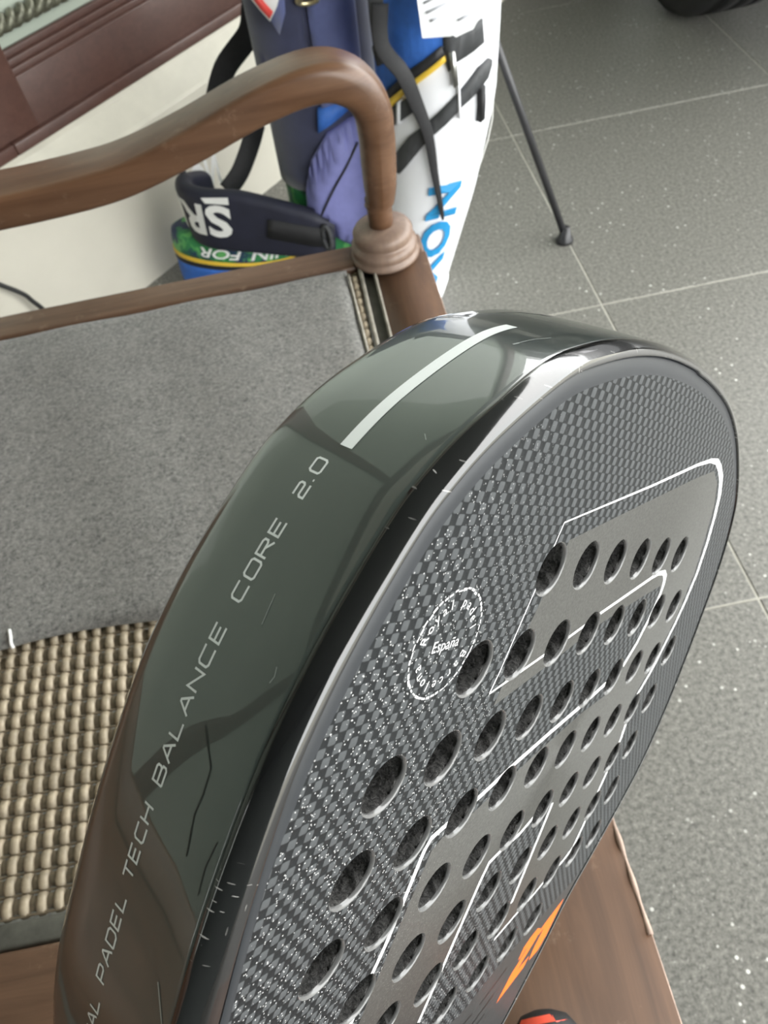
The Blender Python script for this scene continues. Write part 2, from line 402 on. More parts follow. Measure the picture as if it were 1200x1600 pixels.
# low wall with a sloping sill on top
prof = [(-.12, 0), (.0, 0), (.0, .262), (-.004, .268), (-.018, .312), (-.024, .318), (-.12, .318)]
V = [tuple(wpt(u, d, z)) for u in (-4.25, 2.9) for d, z in prof]; n_ = len(prof)
F = [tuple(range(n_)), tuple(range(n_, 2 * n_))] + [(k, (k + 1) % n_, n_ + (k + 1) % n_, n_ + k) for k in range(n_)]
wl = mk('wall_back', (V, F), ['wall', 'ledge'], smooth=False, mi=[0, 0] + [1 if k in (2, 3, 4) else 0 for k in range(n_)]); wl['kind'] = 'structure'
wu = mk('wall_upper', wbox(-4.25, 2.9, -.12, -.02, 2.5, 2.7), 'wall', smooth=False); wu['kind'] = 'structure'
wi = 0
for k in range(-3, 2):
    wi += 1
    u0 = .634 + 1.90 * k; u1 = min(u0 + 1.78, 2.85)
    w_ = thing('window_%d' % wi, None, None, tuple(wpt((u0 + u1) / 2, -.04, .318)), kind='structure')
    mk('glass_pane', wbox(u0 - .01, u1 + .01, -.070, -.064, .40, 2.46), 'glass_tint', w_, smooth=False)
    mk('bottom_rail', wbox(u0, u1, -.065, -.034, .335, .412), 'frame_wood', w_, bevel=.002)
    mk('sill_board', wbox(u0 - .06, u1 + .06, -.07, -.022, .318, .337), 'frame_wood', w_, bevel=.003)
    mk('glazing_bead', join(*[wbox(u0, u1, -.062, -.037 - .007 * q, .411 + .010 * q, .422 + .010 * q) for q in range(3)]), 'frame_wood', w_, bevel=.002)
    mk('stile', wbox(u0 - .12, u0, -.075, -.030, .337, 2.50), 'frame_wood', w_, bevel=.003)
    mk('top_rail', wbox(u0, u1, -.065, -.034, 2.42, 2.50), 'frame_wood', w_, bevel=.002)
    if k in (0,):
        g = []
        for ph in (0, math.pi):
            pts = [wpt(u0 + .002 + .9 * s_ / 200, -.052 + .007 * math.cos(s_ * .75 + ph), .474 + .007 * math.sin(s_ * .75 + ph)) for s_ in range(0, 200)]
            g.append(tube(pts, .0075, 8, 1))
        mk('twisted_bar', join(*g), 'rope', w_)
wn_ = mk('sky_block_wall', box(-3.85, .6, -2.4, -2.25, 0, 2.7), 'ceil', smooth=False); wn_['kind'] = 'structure'  # unseen dark wall, added to keep sky out of the bumper's reflection
cl = mk('ceiling', box(-4.2, 2.1, -2.4, 5, 2.7, 2.8), 'ceil', smooth=False); cl['kind'] = 'structure'
# thin black cable against the low wall
cb_ = mk('cable', tube([(-.70, 1.016, .46), (-.62, 1.09, .30), (-.534, 1.15, .165), (-.517, 1.16, .125), (-.49, 1.17, .06), (-.40, 1.17, .012), (-.2, 1.1, .004)], .004, 8, 6), 'cable')
tag(cb_, 'thin black cable running down in front of the cream wall at the left edge', 'cable')

# ------------------------------------------------------------------ bench
HS = .43
bench = thing('bench', 'dark brown wooden armchair bench with woven rattan seat and curved armrest', 'bench', (-.15, .30, 0))
mk('front_rail', box(.040, .094, .094, .655, HS - .042, HS - .0002), 'wood_y', bench)
mk('edge_highlight', tube([(.0934, .18 - .14 * q / 24, HS - .0008 + .0004 * math.sin(q * 2.1)) for q in range(25)], lambda t_: .0014 + .0004 * math.sin(t_ * 40), 8, 2), 'edge_pale', bench)  # thin pale tubes paint the light line along the front edge
mk('edge_highlight', tube([(.0938, .655 - .475 * q / 24, HS - .001) for q in range(25)], .0007, 6, 1), 'edge_pale', bench)
mk('edge_highlight', tube([(.0938, .04 - .4 * q / 24, HS - .001) for q in range(25)], .0008, 6, 1), 'edge_pale', bench)
mk('side_rail', box(-.47, .040, .652, .690, HS - .042, HS), 'wood_x', bench, bevel=.004)
mk('corner_block', box(.0405, .094, .655, .690, HS - .042, HS - .0003), 'wood_x', bench, bevel=.004)
mk('end_board', box(-.075, .094, -.42, .094, HS - .042, HS - .0002), 'wood_y', bench)
mk('divider_board', box(-.47, -.0752, -.03, .094, HS - .036, HS - .0005), 'wood_x', bench, bevel=.003)
mk('back_rail', box(-.52, -.47, -.42, .690, HS - .042, HS), 'wood_y', bench, bevel=.004)
mk('near_rail', box(-.47, .094, -.46, -.42, HS - .042, HS), 'wood_x', bench, bevel=.004)
mk('cane_binding', join(box(.0235, .0275, .098, .650, HS - .012, HS + .001)), 'cane_edge', bench, bevel=.0015)
mk('cane_binding', join(box(.0375, .0402, .098, .652, HS - .012, HS + .0025)), 'cane_edge', bench, bevel=.001)
mk('groove', box(.0275, .0375, .094, .652, HS - .012, HS - .005), 'rail_dark', bench)
mk('groove', box(-.47, .0235, .0945, .1095, HS - .016, HS - .003), 'rail_dark', bench, bevel=.003)
# woven rattan: strands along the depth, rising over the cross strands
PX, PY = .0104, .0118
y_cr = [.1175 + PY * j for j in range(45)]
pa_len = y_cr[-1] + PY * .5
def strand_geo():
    path = []; wd_ = []
    y = .111
    for j in range(45):
        for q in range(5):
            ph = q / 5; path.append(Vector((0, y_cr[0] - PY * .5 + PY * (j + ph), HS - .0075 + .0042 * math.sin(math.pi * ph) ** .6)))
    pa = path
    return sweep(pa, lambda i, t_: [(.0031, -.0008), (.0028, .0010), (.0014, .0021), (-.0014, .0021), (-.0028, .0010), (-.0031, -.0008)])
sg = strand_geo(); sme = None
nx = 47
for i in range(nx):
    x = .0185 - PX * i
    if sme is None:
        o = mk('rattan_strand', sg, 'cane', None); sme = o.data
    else:
        o = bpy.data.objects.new('rattan_strand', sme); COL.objects.link(o)
    o.parent = bench; o.location = Vector((x, 0, 0)) - ROOT[bench]
cme = None
for j in range(46):
    if cme is None:
        o = mk('cross_strand', sweep([Vector((.0225 - .0025 * q, 0, HS - .0068 + .0012 * math.cos(q * .0025 / PX * 2 * math.pi))) for q in range(197)], lambda i, t_: [(.0042, -.0006), (.0042, .0006), (-.0042, .0006), (-.0042, -.0006)]), 'cane_dark', None); cme = o.data
    else:
        o = bpy.data.objects.new('cross_strand', cme); COL.objects.link(o)
    o.parent = bench; o.location = Vector((0, y_cr[0] + PY * (j - .0) , 0)) - ROOT[bench]
for j in range(46):
    if j == 0:
        o = mk('rattan_tie', tube([(.0225 - .49 * q / 20, 0, HS - .0052) for q in range(21)], .0009, 6, 1), 'cane_dark', None); tme = o.data
    else:
        o = bpy.data.objects.new('rattan_tie', tme); COL.objects.link(o)
    o.parent = bench; o.location = Vector((0, y_cr[0] - PY * .5 + PY * j, 0)) - ROOT[bench]
# plain seat board beyond the divider, out of view but part of the bench
mk('seat_board', box(-.47, -.076, -.42, -.03, HS - .03, HS - .006), 'wood_x', bench)
# armrest: flat board that curls down into the turned post
AY = .662
arm_c = [(-.53, .590), (-.43, .573), (-.34, .563), (-.27, .561), (-.20, .563), (-.155, .568), (-.10, .582), (-.035, .602), (.015, .610), (.043, .601), (.058, .580), (.0605, .555), (.0595, .530), (.058, .505), (.0565, .487)]
path = catmull([Vector((x, AY, z)) for x, z in arm_c], 8); na = len(path)
def arm_sec(i, t_):
    k = t_ * (len(arm_c) - 1)
    tabw = [.052, .052, .052, .052, .052, .052, .050, .048, .046, .043, .039, .035, .033, .031, .025]
    tabh = [.030, .030, .030, .030, .030, .029, .029, .029, .031, .033, .033, .032, .0325, .031, .025]
    w_ = np.interp(k, range(15), tabw); h_ = np.interp(k, range(15), tabh)
    rr = np.interp(k, [0, 7, 10, 12], [.14, .20, .40, .495]) * min(w_, h_)
    return rrect(w_, h_, rr, 4)
def upf(): return (0, 1, 0)
def arm_sweep(path, sec):
    V, F = [], []; n = len(path)
    for i, p in enumerate(path):
        tg = (path[min(i + 1, n - 1)] - path[max(i - 1, 0)]).normalized()
        sd = Vector((0, 1, 0)); u2 = tg.cross(sd).normalized()
        for a, b_ in sec(i, i / (n - 1)): V.append(tuple(p + sd * a + u2 * b_))
    m_ = len(sec(0, 0))
    for i in range(n - 1):
        for k in range(m_): F.append((i * m_ + k, i * m_ + (k + 1) % m_, (i + 1) * m_ + (k + 1) % m_, (i + 1) * m_ + k))
    F.append(tuple(range(m_))); F.append(tuple((n - 1) * m_ + k for k in range(m_)))
    return V, F
mk('armrest', arm_sweep(path, arm_sec), 'wood_arm', bench, sharp=math.radians(60))
pc = (.0545, .664)
mk('turned_post', lathe([(.0120, .455), (.0122, .480), (.0128, .484), (.0138, .486), (.0128, .4885), (.0130, .492)], pc, 32), 'wood_arm', bench)
mk('post_ring', lathe([(.030, HS - .001), (.0345, HS), (.0350, HS + .0025), (.0335, HS + .005), (.0315, HS + .006), (.0325, HS + .008), (.0332, HS + .0115), (.0325, HS + .0148), (.0295, HS + .0168), (.0275, HS + .0180), (.0280, HS + .0198), (.0298, HS + .023), (.0297, HS + .0275), (.0278, HS + .0305), (.0235, HS + .0322), (.0165, HS + .0335), (.0125, HS + .0345)], pc, 48), 'wood_post', bench)
def leg_prof(zt): return [(.020, 0), (.024, .004), (.026, .02), (.020, .035), (.017, .06), (.022, .16), (.027, .24), (.021, .30), (.027, .315), (.020, .33), (.030, .345), (.030, zt)]
for lx, ly in ((.062, .66), (.062, -.43), (-.495, .66), (-.495, -.43)):
    mk('leg', lathe(leg_prof(HS - .041), (lx, ly), 24), 'wood_post', bench)
for ly in (.665, -.435):
    mk('back_post', obox((-.53, ly, .60), (1, 0, 0), (0, 1, 0), (0, 0, 1), .018, .02, .18), 'wood_y', bench, bevel=.004)
mk('back_top_rail', obox((-.53, .115, .755), (1, 0, 0), (0, 1, 0), (0, 0, 1), .018, .53, .025), 'wood_y', bench, bevel=.006)
mk('back_panel', obox((-.53, .115, .595), (1, 0, 0), (0, 1, 0), (0, 0, 1), .007, .53, .135), 'wood_y', bench)

# grey mat lying on the far half of the seat
def mat_geo():
    V, F = [], []; nu, nv = 60, 50
    for layer in (0, 1):
        for i in range(nu + 1):
            for j in range(nv + 1):
                u, v = i / nu, j / nv
                x = -.45 + (.4715) * u - .004 * (1 - v) * (u > .99); x = -.45 + (.462 + .008 * (1 - v)) * u
                y = .293 + .354 * v + .003 * math.sin(u * 17) * (1 - v) - .004 * u * (1 - v)
                z = HS - .0005 + .0008 * math.sin(u * 23 + v * 5) + .0006 * math.sin(v * 31)
                e = min(u * .47, (1 - u) * .47, v * .354, (1 - v) * .354)
                z += (.0058 if layer else 0) * min(1, .35 + e / .006) if layer else 0
                V.append((x, y, z))
    n = (nu + 1) * (nv + 1); I = lambda l, i, j: l * n + i * (nv + 1) + j
    for i in range(nu):
        for j in range(nv):
            F.append((I(1, i, j), I(1, i + 1, j), I(1, i + 1, j + 1), I(1, i, j + 1))); F.append((I(0, i, j), I(0, i, j + 1), I(0, i + 1, j + 1), I(0, i + 1, j)))
    for i in range(nu):
        for j in (0, nv): F.append((I(0, i, j), I(0, i + 1, j), I(1, i + 1, j), I(1, i, j)))
    for j in range(nv):
        for i in (0, nu): F.append((I(0, i, j), I(0, i, j + 1), I(1, i, j + 1), I(1, i, j)))
    return V, F
mt = mk('seat_mat', mat_geo(), 'felt'); tag(mt, 'grey felt seat mat lying on the rattan bench seat', 'mat')
mk('loose_thread', tube([(-.281, .3020, HS + .0066), (-.2795, .2965, HS + .0066), (-.2795, .2915, HS + .004), (-.2785, .289, HS + .002)], .0013, 6, 4), 'letter_white', mt)
mk('edge_binding', ribbon([(.0128 + .0072 * (1 - q / 6), .300 + .335 * q / 6, HS + .0042) for q in range(7)], .003, .003, (0, 0, 1)), 'cane_edge', mt)

# ------------------------------------------------------------------ padel racket
Rk = Matrix(((.574, .473, .668), (.379, .570, -.729), (-.726, .671, .148)))
Rcv = np.array([[0.58656569, 0.2943874, 0.7545043], [0.01300243, -0.93490276, 0.35466572], [0.80979727, -0.19822436, -0.55220963]])
Rw = Wm @ Rcv; tw = Wm @ np.array([3.23405607, 0.63815009, 10.00179122]) * S
YB = 19.9                                    # butt of the handle, in pitches below the hole grid origin
rot = Matrix([list(map(float, r)) for r in Rw]).to_quaternion()
base = Vector(tw.tolist()) + Vector((0, 0, H)) + Vector((Rw @ np.array([0, -YB * S, -.95 * S])).tolist())
racket = thing('padel_racket', 'black carbon padel racket with glossy dark green-grey frame standing on the bench', 'racket', tuple(base), rot)
def P3(x, y, z): return (x * S, (y + YB) * S, (z + .95) * S)
left = [(0, 2.68), (-1.2, 2.64), (-2.2, 2.50), (-3.1, 2.26), (-3.8, 1.97), (-4.65, 1.36), (-5.15, .85), (-5.45, .38), (-5.8, -.43), (-6.0, -1.1), (-6.1, -1.7), (-6.17, -2.6), (-6.18, -3.5), (-6.14, -4.5), (-5.9, -5.6), (-5.4, -6.7), (-4.8, -7.7), (-4.2, -8.8), (-3.5, -10), (-2.6, -11.2), (-1.6, -12.2), (-.95, -13.0)]
right = [(1.1, 2.62), (2.1, 2.47), (3.1, 2.18), (3.95, 1.80), (4.7, 1.38), (5.3, .92), (5.8, .22), (6.15, -.6), (6.35, -1.5), (6.5, -2.4), (6.6, -3.6), (6.45, -4.9), (5.95, -5.85), (5.25, -6.8), (4.65, -7.6), (4.2, -8.75), (3.55, -10), (2.65, -11.2), (1.6, -12.2), (.95, -13.0)]
ctrl = right[::-1] + left
OUT = [Vector((p.x, p.y)) for p in catmull([Vector((x, y, 0)) for x, y in ctrl], 8, False)]   # from right throat over the top to the left throat
NO = len(OUT)
OT = [(OUT[min(i + 1, NO - 1)] - OUT[max(i - 1, 0)]).normalized() for i in range(NO)]
ON = [Vector((t_.y, -t_.x)) for t_ in OT]     # outward normal (curve runs anticlockwise: right -> top -> left)
if ON[NO // 2].y < 0: ON = [-n for n in ON]
def ins(i, d): return OUT[i] - ON[i] * d
ZB = -1.88
def loft(prof, closed_ends=True):
    V, F = [], []; m_ = len(prof(0))
    for i in range(NO):
        for d, z in prof(i):
            q = ins(i, d); V.append(P3(q.x, q.y, z))
    for i in range(NO - 1):
        for k in range(m_ - 1): F.append((i * m_ + k, i * m_ + k + 1, (i + 1) * m_ + k + 1, (i + 1) * m_ + k))
    return V, F
def binset(i):                                # width of the bumper's turn on the face
    y, x = OUT[i].y, OUT[i].x
    return float(np.interp(y, [-6, -4, -1.5, 0, 2.6], [.36, .33, .17, .13, .13])) if x < 0 else .15
def bprof(i):
    w_ = binset(i); pts = [(0.0, 0.0)]
    for n_, a0, a1, ln in ((7, 86, 66, .165), (7, 64, 22, .055)):
        for q in range(n_):
            a = math.radians(a0 + (a1 - a0) * (q + .5) / n_); x, z = pts[-1]
            pts.append((x + math.cos(a) * ln / n_, z + math.sin(a) * ln / n_))
    kx = w_ / pts[-1][0]; zt = pts[-1][1]
    return [(.0, -zt - .02)] + [(x * kx, z - zt + .008) for x, z in pts] + [(w_ + .008, -.006), (w_ + .014, -.05)]
raw_b = mk('bumper', loft(lambda i: bprof(i)), 'bumper', racket); raw_b['label'] = 'glossy black edge strip with scratches'
mk('frame', loft(lambda i: [(.02, -.205), (.006, -.22), (.0, -.26), (-.012, -.6), (-.018, -1.0), (-.012, -1.4), (.0, -1.64), (.03, -1.75), (.09, -1.83), (.18, -1.87), (.30, ZB)]), 'lacquer', racket)
RI = .34
mk('face_rim', loft(lambda i: [(binset(i) + .010, -.06), (binset(i) + .03, -.022), (max(RI, binset(i) + .12) - .03, -.004), (max(RI, binset(i) + .12), .0)]), 'rim_ring', racket)
ring = [ins(i, max(RI, binset(i) + .12)) for i in range(NO)]
ring = [(p.x, p.y) for p in ring]
HOLES = []
rows_ = {0: (2, 7), -1: (1, 8), -2: (0, 9), -3: (0, 9), -4: (0, 9), -5: (0, 9), -6: (0, 9), -7: (2, 7)}
for y, (a, b_) in rows_.items():
    for k in range(a, b_ + 1): HOLES.append((k - 4.5, y))
HR = .315
def hole_poly(c, r=HR, n=28): return [(c[0] + r * math.cos(2 * math.pi * k / n), c[1] + r * math.sin(2 * math.pi * k / n)) for k in range(n)]
silver = [(-2.31, .33), (-.3, .79), (1.74, 1.25), (2.55, 1.40), (3.05, 1.22), (3.45, .85), (3.75, .25), (4.02, -.44), (4.0, -1.3), (3.72, -2.1), (3.17, -2.85), (3.42, -3.4), (3.49, -3.75), (3.41, -4.4), (3.28, -5.3), (3.16, -5.75), (2.85, -5.88), (1.9, -6.12), (.72, -6.36), (.80, -5.83), (.89, -4.04), (.27, -4.01), (-.13, -4.19), (-.6, -4.24), (-.97, -4.33), (-1.19, -5.69), (-1.5, -7.35), (-3.45, -7.35), (-3.19, -4.99), (-2.97, -3.31), (-2.8, -3.2), (-2.17, -3.11), (-.73, -2.71), (.6, -2.41), (1.5, -2.3), (1.86, -1.85), (2.2, -1.2), (2.3, -.72), (2.08, -.52), (1.2, -.66), (-.13, -.9), (-1.63, -1.31), (-2.72, -1.58), (-2.56, -.69)]
strokes = [
    stroke([(-2.62, .53), (-.21, 1.04), (1.48, 1.43), (2.12, 1.54), (2.5, 1.55), (2.84, 1.46), (3.2, 1.30), (3.55, 1.02), (3.82, .62), (4.05, .15), (4.22, -.44), (4.2, -1.0), (4.12, -1.40), (3.87, -2.11), (3.74, -2.35), (3.30, -2.9), (3.45, -3.2), (3.56, -3.6), (3.56, -4.0), (3.50, -4.5), (3.42, -4.9), (3.39, -5.35), (3.28, -5.83), (2.91, -5.97), (2.29, -6.06), (1.9, -6.18), (1.34, -6.28), (.65, -6.44)],
           [.018, .035, .05, .07, .10, .12] + [.13] * 6 + [.11] * 11 + [.08, .06, .06, .06, .06]),
    stroke([(-2.62, .53), (-2.88, -1.12), (-2.945, -1.38)], [.018, .022, .028]),
    stroke([(-2.945, -1.385), (-2.63, -1.31), (-1.76, -1.11), (-.76, -.86), (-.3, -.73), (1.47, -.33), (1.74, -.285), (2.0, -.29), (2.17, -.38), (2.26, -.55), (2.27, -.75), (2.2, -1.1), (2.05, -1.5), (1.78, -1.86)], [.025, .035, .04, .045, .05, .06, .07, .09, .11, .11, .11, .11, .10, .10]),
    stroke([(1.25, -2.05), (.83, -2.16), (.35, -2.28), (-.48, -2.46), (-1.4, -2.68), (-2.15, -2.9), (-2.76, -3.02), (-3.09, -3.10), (-3.16, -3.24), (-3.22, -3.83), (-3.28, -4.38), (-3.38, -4.83), (-3.62, -6.6), (-3.7, -7.3)], [.085] * 14),
    stroke([(.89, -4.04), (.80, -5.83)], .09),
    stroke([(.55, -3.93), (.27, -4.03), (-.13, -4.20), (-.6, -4.25), (-.95, -4.33), (-1.02, -4.6), (-1.19, -5.75), (-1.34, -6.73), (-1.45, -7.4)], [.08, .08, .075, .07, .08, .085, .085, .085, .085])]
throat_line = [(-6.2, -7.55), (-3, -7.62), (.5, -7.72), (1.46, -7.42), (2.99, -7.20), (6.5, -6.75)]
throat = throat_line + [(6.5, -14), (-6.5, -14)]
orange = [[(4.22, -7.38), (3.62, -7.56), (3.28, -7.70), (3.34, -7.80), (3.58, -7.74), (3.40, -8.16), (3.42, -8.42), (3.80, -8.38), (4.0, -8.1)],
          [(2.62, -7.96), (2.66, -7.70), (2.86, -7.58), (3.12, -7.52), (3.32, -7.62), (3.30, -7.84), (3.02, -8.10), (2.84, -8.30), (3.30, -8.24), (3.22, -8.46), (2.3, -8.72), (2.52, -8.22), (2.80, -7.98), (2.92, -7.84), (2.80, -7.84), (2.76, -7.96)]]
black = [stroke([(2.04, -7.80), (1.26, -8.10)], .06), stroke([(1.87, -8.26), (1.22, -8.52)], .07), stroke([(1.03, -8.14), (.74, -8.18)], .06), stroke([(1.80, -8.62), (1.40, -8.78)], .06),
         stroke([(1.30, -8.60), (.60, -8.9)], .07), stroke([(.5, -8.3), (-.1, -8.5)], .06), stroke([(1.0, -9.0), (.4, -9.2)], .06), stroke([(0, -8.7), (-.5, -8.9)], .06)]
hp = [hole_poly(h) for h in HOLES]
clipin = [p for p in ring]
vs, fs = cdt([ring] + hp + [silver] + strokes + [throat_line + [(6.5, -15), (-6.5, -15)]] + orange + black)
zones = {'weave': [], 'silver': [], 'white': [], 'orange': [], 'black': [], 'throat': []}
for f in fs:
    c = sum((vs[i] for i in f), Vector((0, 0))) / 3
    if not inpoly(c, ring): continue
    hx, hy = round(c.x + .5) - .5, round(c.y)
    if (hx, hy) in HOLES and (c.x - hx) ** 2 + (c.y - hy) ** 2 < HR * HR: continue
    if any(inpoly(c, s_) for s_ in strokes): k = 'white'
    elif any(inpoly(c, s_) for s_ in orange): k = 'orange'
    elif any(inpoly(c, s_) for s_ in black): k = 'black'
    elif inpoly(c, throat): k = 'throat'
    elif inpoly(c, silver): k = 'silver'
    else: k = 'weave'
    zones[k].append(f)
def zone_geo(fl):
    ids = sorted({i for f in fl for i in f}); mp = {a: k for k, a in enumerate(ids)}
    return [P3(vs[i].x, vs[i].y, 0) for i in ids], [tuple(mp[i] for i in f) for f in fl]
for k, nm, ma in (('weave', 'face_plate', 'weave'), ('silver', 'logo_band', 'silver'), ('white', 'logo_outline', 'white_print'), ('orange', 'numeral_print', 'orange_print'), ('black', 'letter_print', 'black_print'), ('throat', 'throat_plate', 'throat')):
    o = raw(nm, zone_geo(zones[k]), ma, racket)
    lb = {'silver': 'silver grey letter band printed on the face', 'white': 'white outline of the large letter', 'orange': 'orange numerals 21'}.get(k)
    if lb: o['label'] = lb
# back face
bring = [(ins(i, .30).x, ins(i, .30).y) for i in range(NO)]
bv, bf = cdt([bring] + hp)
keep = []
for f in bf:
    c = sum((bv[i] for i in f), Vector((0, 0))) / 3
    if not inpoly(c, bring): continue
    hx, hy = round(c.x + .5) - .5, round(c.y)
    if (hx, hy) in HOLES and (c.x - hx) ** 2 + (c.y - hy) ** 2 < HR * HR: continue
    keep.append(f)
raw('back_plate', ([P3(p.x, p.y, ZB) for p in bv], [f[::-1] for f in keep]), 'rim_ring', racket)
# hole linings: chamfered lip and rough foam wall, mesh shared by groups of four shapes
hmeshes = []
rnd = random.Random(9)
for q in range(4):
    n = 28; V, F, mi = [], [], []
    prof = [(HR, 0, 0), (HR - .008, -.004, 0), (HR - .022, -.022, 0), (HR - .024, -.045, 0)] + [(HR - .022, -.06 - .12 * k, .045) for k in range(14)] + [(HR - .01, -1.80, .01), (HR, ZB, 0)]
    for r, z, j in prof:
        for k in range(n):
            a = 2 * math.pi * k / n; rr = r + (rnd.random() - .6) * j
            V.append((rr * S * math.cos(a), rr * S * math.sin(a), z * S))
    for i in range(len(prof) - 1):
        for k in range(n):
            F.append((i * n + k, (i + 1) * n + k, (i + 1) * n + (k + 1) % n, i * n + (k + 1) % n)); mi.append(0 if i < 3 else 1)
    me = bpy.data.meshes.new('hole_lining'); me.from_pydata(V, [], F); me.materials.append(M['hole_lip']); me.materials.append(M['foam'])
    me.polygons.foreach_set('material_index', mi); me.polygons.foreach_set('use_smooth', [True] * len(F)); hmeshes.append(me)
for k, h in enumerate(HOLES):
    o = bpy.data.objects.new('hole_lining', hmeshes[k % 4]); COL.objects.link(o); o.parent = racket; o.location = P3(h[0], h[1], 0)
# handle with grip
hz = -.94
def hsec(w_, h_): return rrect(w_, h_, min(w_, h_) * .38, 4)
mk('throat_neck', sweep([Vector(P3(0, y, hz)) for y in (-12.6, -13.2, -14)], lambda i, t_: hsec((2.3, 1.9, 1.6)[i] * S, (1.86, 1.75, 1.5)[i] * S), (0, 0, 1)), 'throat', racket)
gp = [Vector(P3(0, -13.8 - 5.8 * k / 30, hz)) for k in range(31)]
mk('grip', sweep(gp, lambda i, t_: hsec((1.62 + .06 * (i % 3 == 0)) * S, (1.48 + .06 * (i % 3 == 0)) * S), (0, 0, 1)), 'grip', racket)
mk('butt_cap', sweep([Vector(P3(0, y, hz)) for y in (-19.5, -19.6, -19.85, -19.9)], lambda i, t_: hsec((1.75, 1.9, 1.9, 1.75)[i] * S, (1.6, 1.75, 1.75, 1.6)[i] * S), (0, 0, 1)), 'rubber', racket)
# lettering on the side wall: own thin wide stroke alphabet
AL = [0]
for i in range(NO - 1, 0, -1): AL.append(AL[-1])
top_i = min(range(NO), key=lambda i: (OUT[i] - Vector((.93, 2.63))).length)
slen = [0.0]; sidx = [top_i]
for i in range(top_i + 1, NO): slen.append(slen[-1] + (OUT[i] - OUT[i - 1]).length); sidx.append(i)
def side_pt(s, z, lift=.004):
    k = max(0, min(len(slen) - 2, int(np.searchsorted(slen, s)) - 1)); u = (s - slen[k]) / (slen[k + 1] - slen[k])
    p = OUT[sidx[k]].lerp(OUT[sidx[k + 1]], u); n = ON[sidx[k]].lerp(ON[sidx[k + 1]], u).normalized()
    bulge = .018 * math.sin(math.pi * min(1, max(0, (-z - .2) / 1.45)))
    q = p + n * (bulge + lift); return P3(q.x, q.y, z)
GL = {'R': [[(0, 0), (0, 1), (.75, 1), (.9, .9), (.9, .6), (.75, .5), (0, .5)], [(.45, .5), (.95, 0)]],
      'O': [[(.12, 0), (0, .15), (0, .85), (.12, 1), (.88, 1), (1, .85), (1, .15), (.88, 0), (.12, 0)]],
      'Y': [[(0, 1), (.5, .5), (1, 1)], [(.5, .5), (.5, 0)]], 'A': [[(0, 0), (.45, 1), (.55, 1), (1, 0)], [(.2, .35), (.8, .35)]],
      'L': [[(0, 1), (0, 0), (.85, 0)]], 'P': [[(0, 0), (0, 1), (.75, 1), (.9, .9), (.9, .55), (.75, .42), (0, .42)]],
      'D': [[(0, 0), (0, 1), (.75, 1), (.95, .82), (.95, .18), (.75, 0), (0, 0)]], 'E': [[(.85, 1), (0, 1), (0, 0), (.85, 0)], [(0, .5), (.75, .5)]],
      'T': [[(0, 1), (1, 1)], [(.5, 1), (.5, 0)]], 'C': [[(.95, 1), (.15, 1), (0, .85), (0, .15), (.15, 0), (.95, 0)]],
      'H': [[(0, 0), (0, 1)], [(.95, 0), (.95, 1)], [(0, .5), (.95, .5)]], 'B': [[(0, 0), (0, 1), (.75, 1), (.88, .88), (.88, .6), (.75, .5), (.95, .4), (.95, .12), (.82, 0), (0, 0)], [(0, .5), (.75, .5)]],
      'N': [[(0, 0), (0, 1), (.95, 0), (.95, 1)]], '2': [[(0, 1), (.8, 1), (.92, .88), (.92, .62), (.8, .5), (.12, .5), (0, .38), (0, 0), (.92, 0)]],
      '.': [[(0, 0), (0, .12)]], '0': [[(.12, 0), (0, .15), (0, .85), (.12, 1), (.88, 1), (1, .85), (1, .15), (.88, 0), (.12, 0)]]}
def wall_strip(pl, w_):
    """pl in (s, z); thin quad strip on the wall"""
    V, F = [], []; pts = [pl[0]]
    for a, b_ in zip(pl[:-1], pl[1:]):
        k = max(1, int(abs(b_[0] - a[0]) / .12)); pts += [(a[0] + (b_[0] - a[0]) * q / k, a[1] + (b_[1] - a[1]) * q / k) for q in range(1, k + 1)]
    po = stroke(pts, w_); n = len(pts)
    Lf, Rt = po[:n], po[n:][::-1]
    for a, b_ in zip(Lf, Rt): V.append(side_pt(*a)); V.append(side_pt(*b_))
    F = [(2 * i, 2 * i + 1, 2 * i + 3, 2 * i + 2) for i in range(n - 1)]
    return V, F
ZBASE, ZCAP = -1.01, -1.125
for word, s0, s1 in (('2.0', 7.25, 6.88), ('CORE', 8.2, 7.46), ('BALANCE', 9.8, 8.4), ('TECH', 10.69, 10.0), ('PADEL', 11.71, 10.83), ('ROYAL', 12.75, 11.88)):
    adv = {'.': .22}
    tot = sum(adv.get(ch, 1.0) for ch in word) + .28 * (len(word) - 1); k = (s0 - s1) / tot; cx = 0; g = []
    for ch in word:
        w_ = adv.get(ch, 1.0)
        for pl in GL[ch]:
            g.append(wall_strip([(s0 - k * (cx + px * (w_ if ch != '.' else 1)) - .05 * py * 0, ZBASE + (ZCAP - ZBASE) * py) for px, py in pl], .020))
        cx += w_ + .28
    o = mk('side_lettering', join(*g), 'grey_print', racket)
ss = []
for q in range(31): ss.append((6.70 - 2.44 * q / 30, -.965))
po = stroke(ss, .13); Lf, Rt = po[:31], po[31:][::-1]
V = []; 
for a, b_ in zip(Lf, Rt): V += [side_pt(*a), side_pt(*b_)]
mk('side_stripe', (V, [(2 * i, 2 * i + 1, 2 * i + 3, 2 * i + 2) for i in range(30)]), 'grey_print', racket)
for pl, w_ in (([(9.14, -.80), (9.39, -.60), (9.60, -.585), (9.78, -.60), (10.11, -.54)], .012), ([(9.83, -.31), (10.07, -.34), (10.3, -.32)], .010)):
    mk('hairline_crack', wall_strip(pl, w_), 'crack', racket)
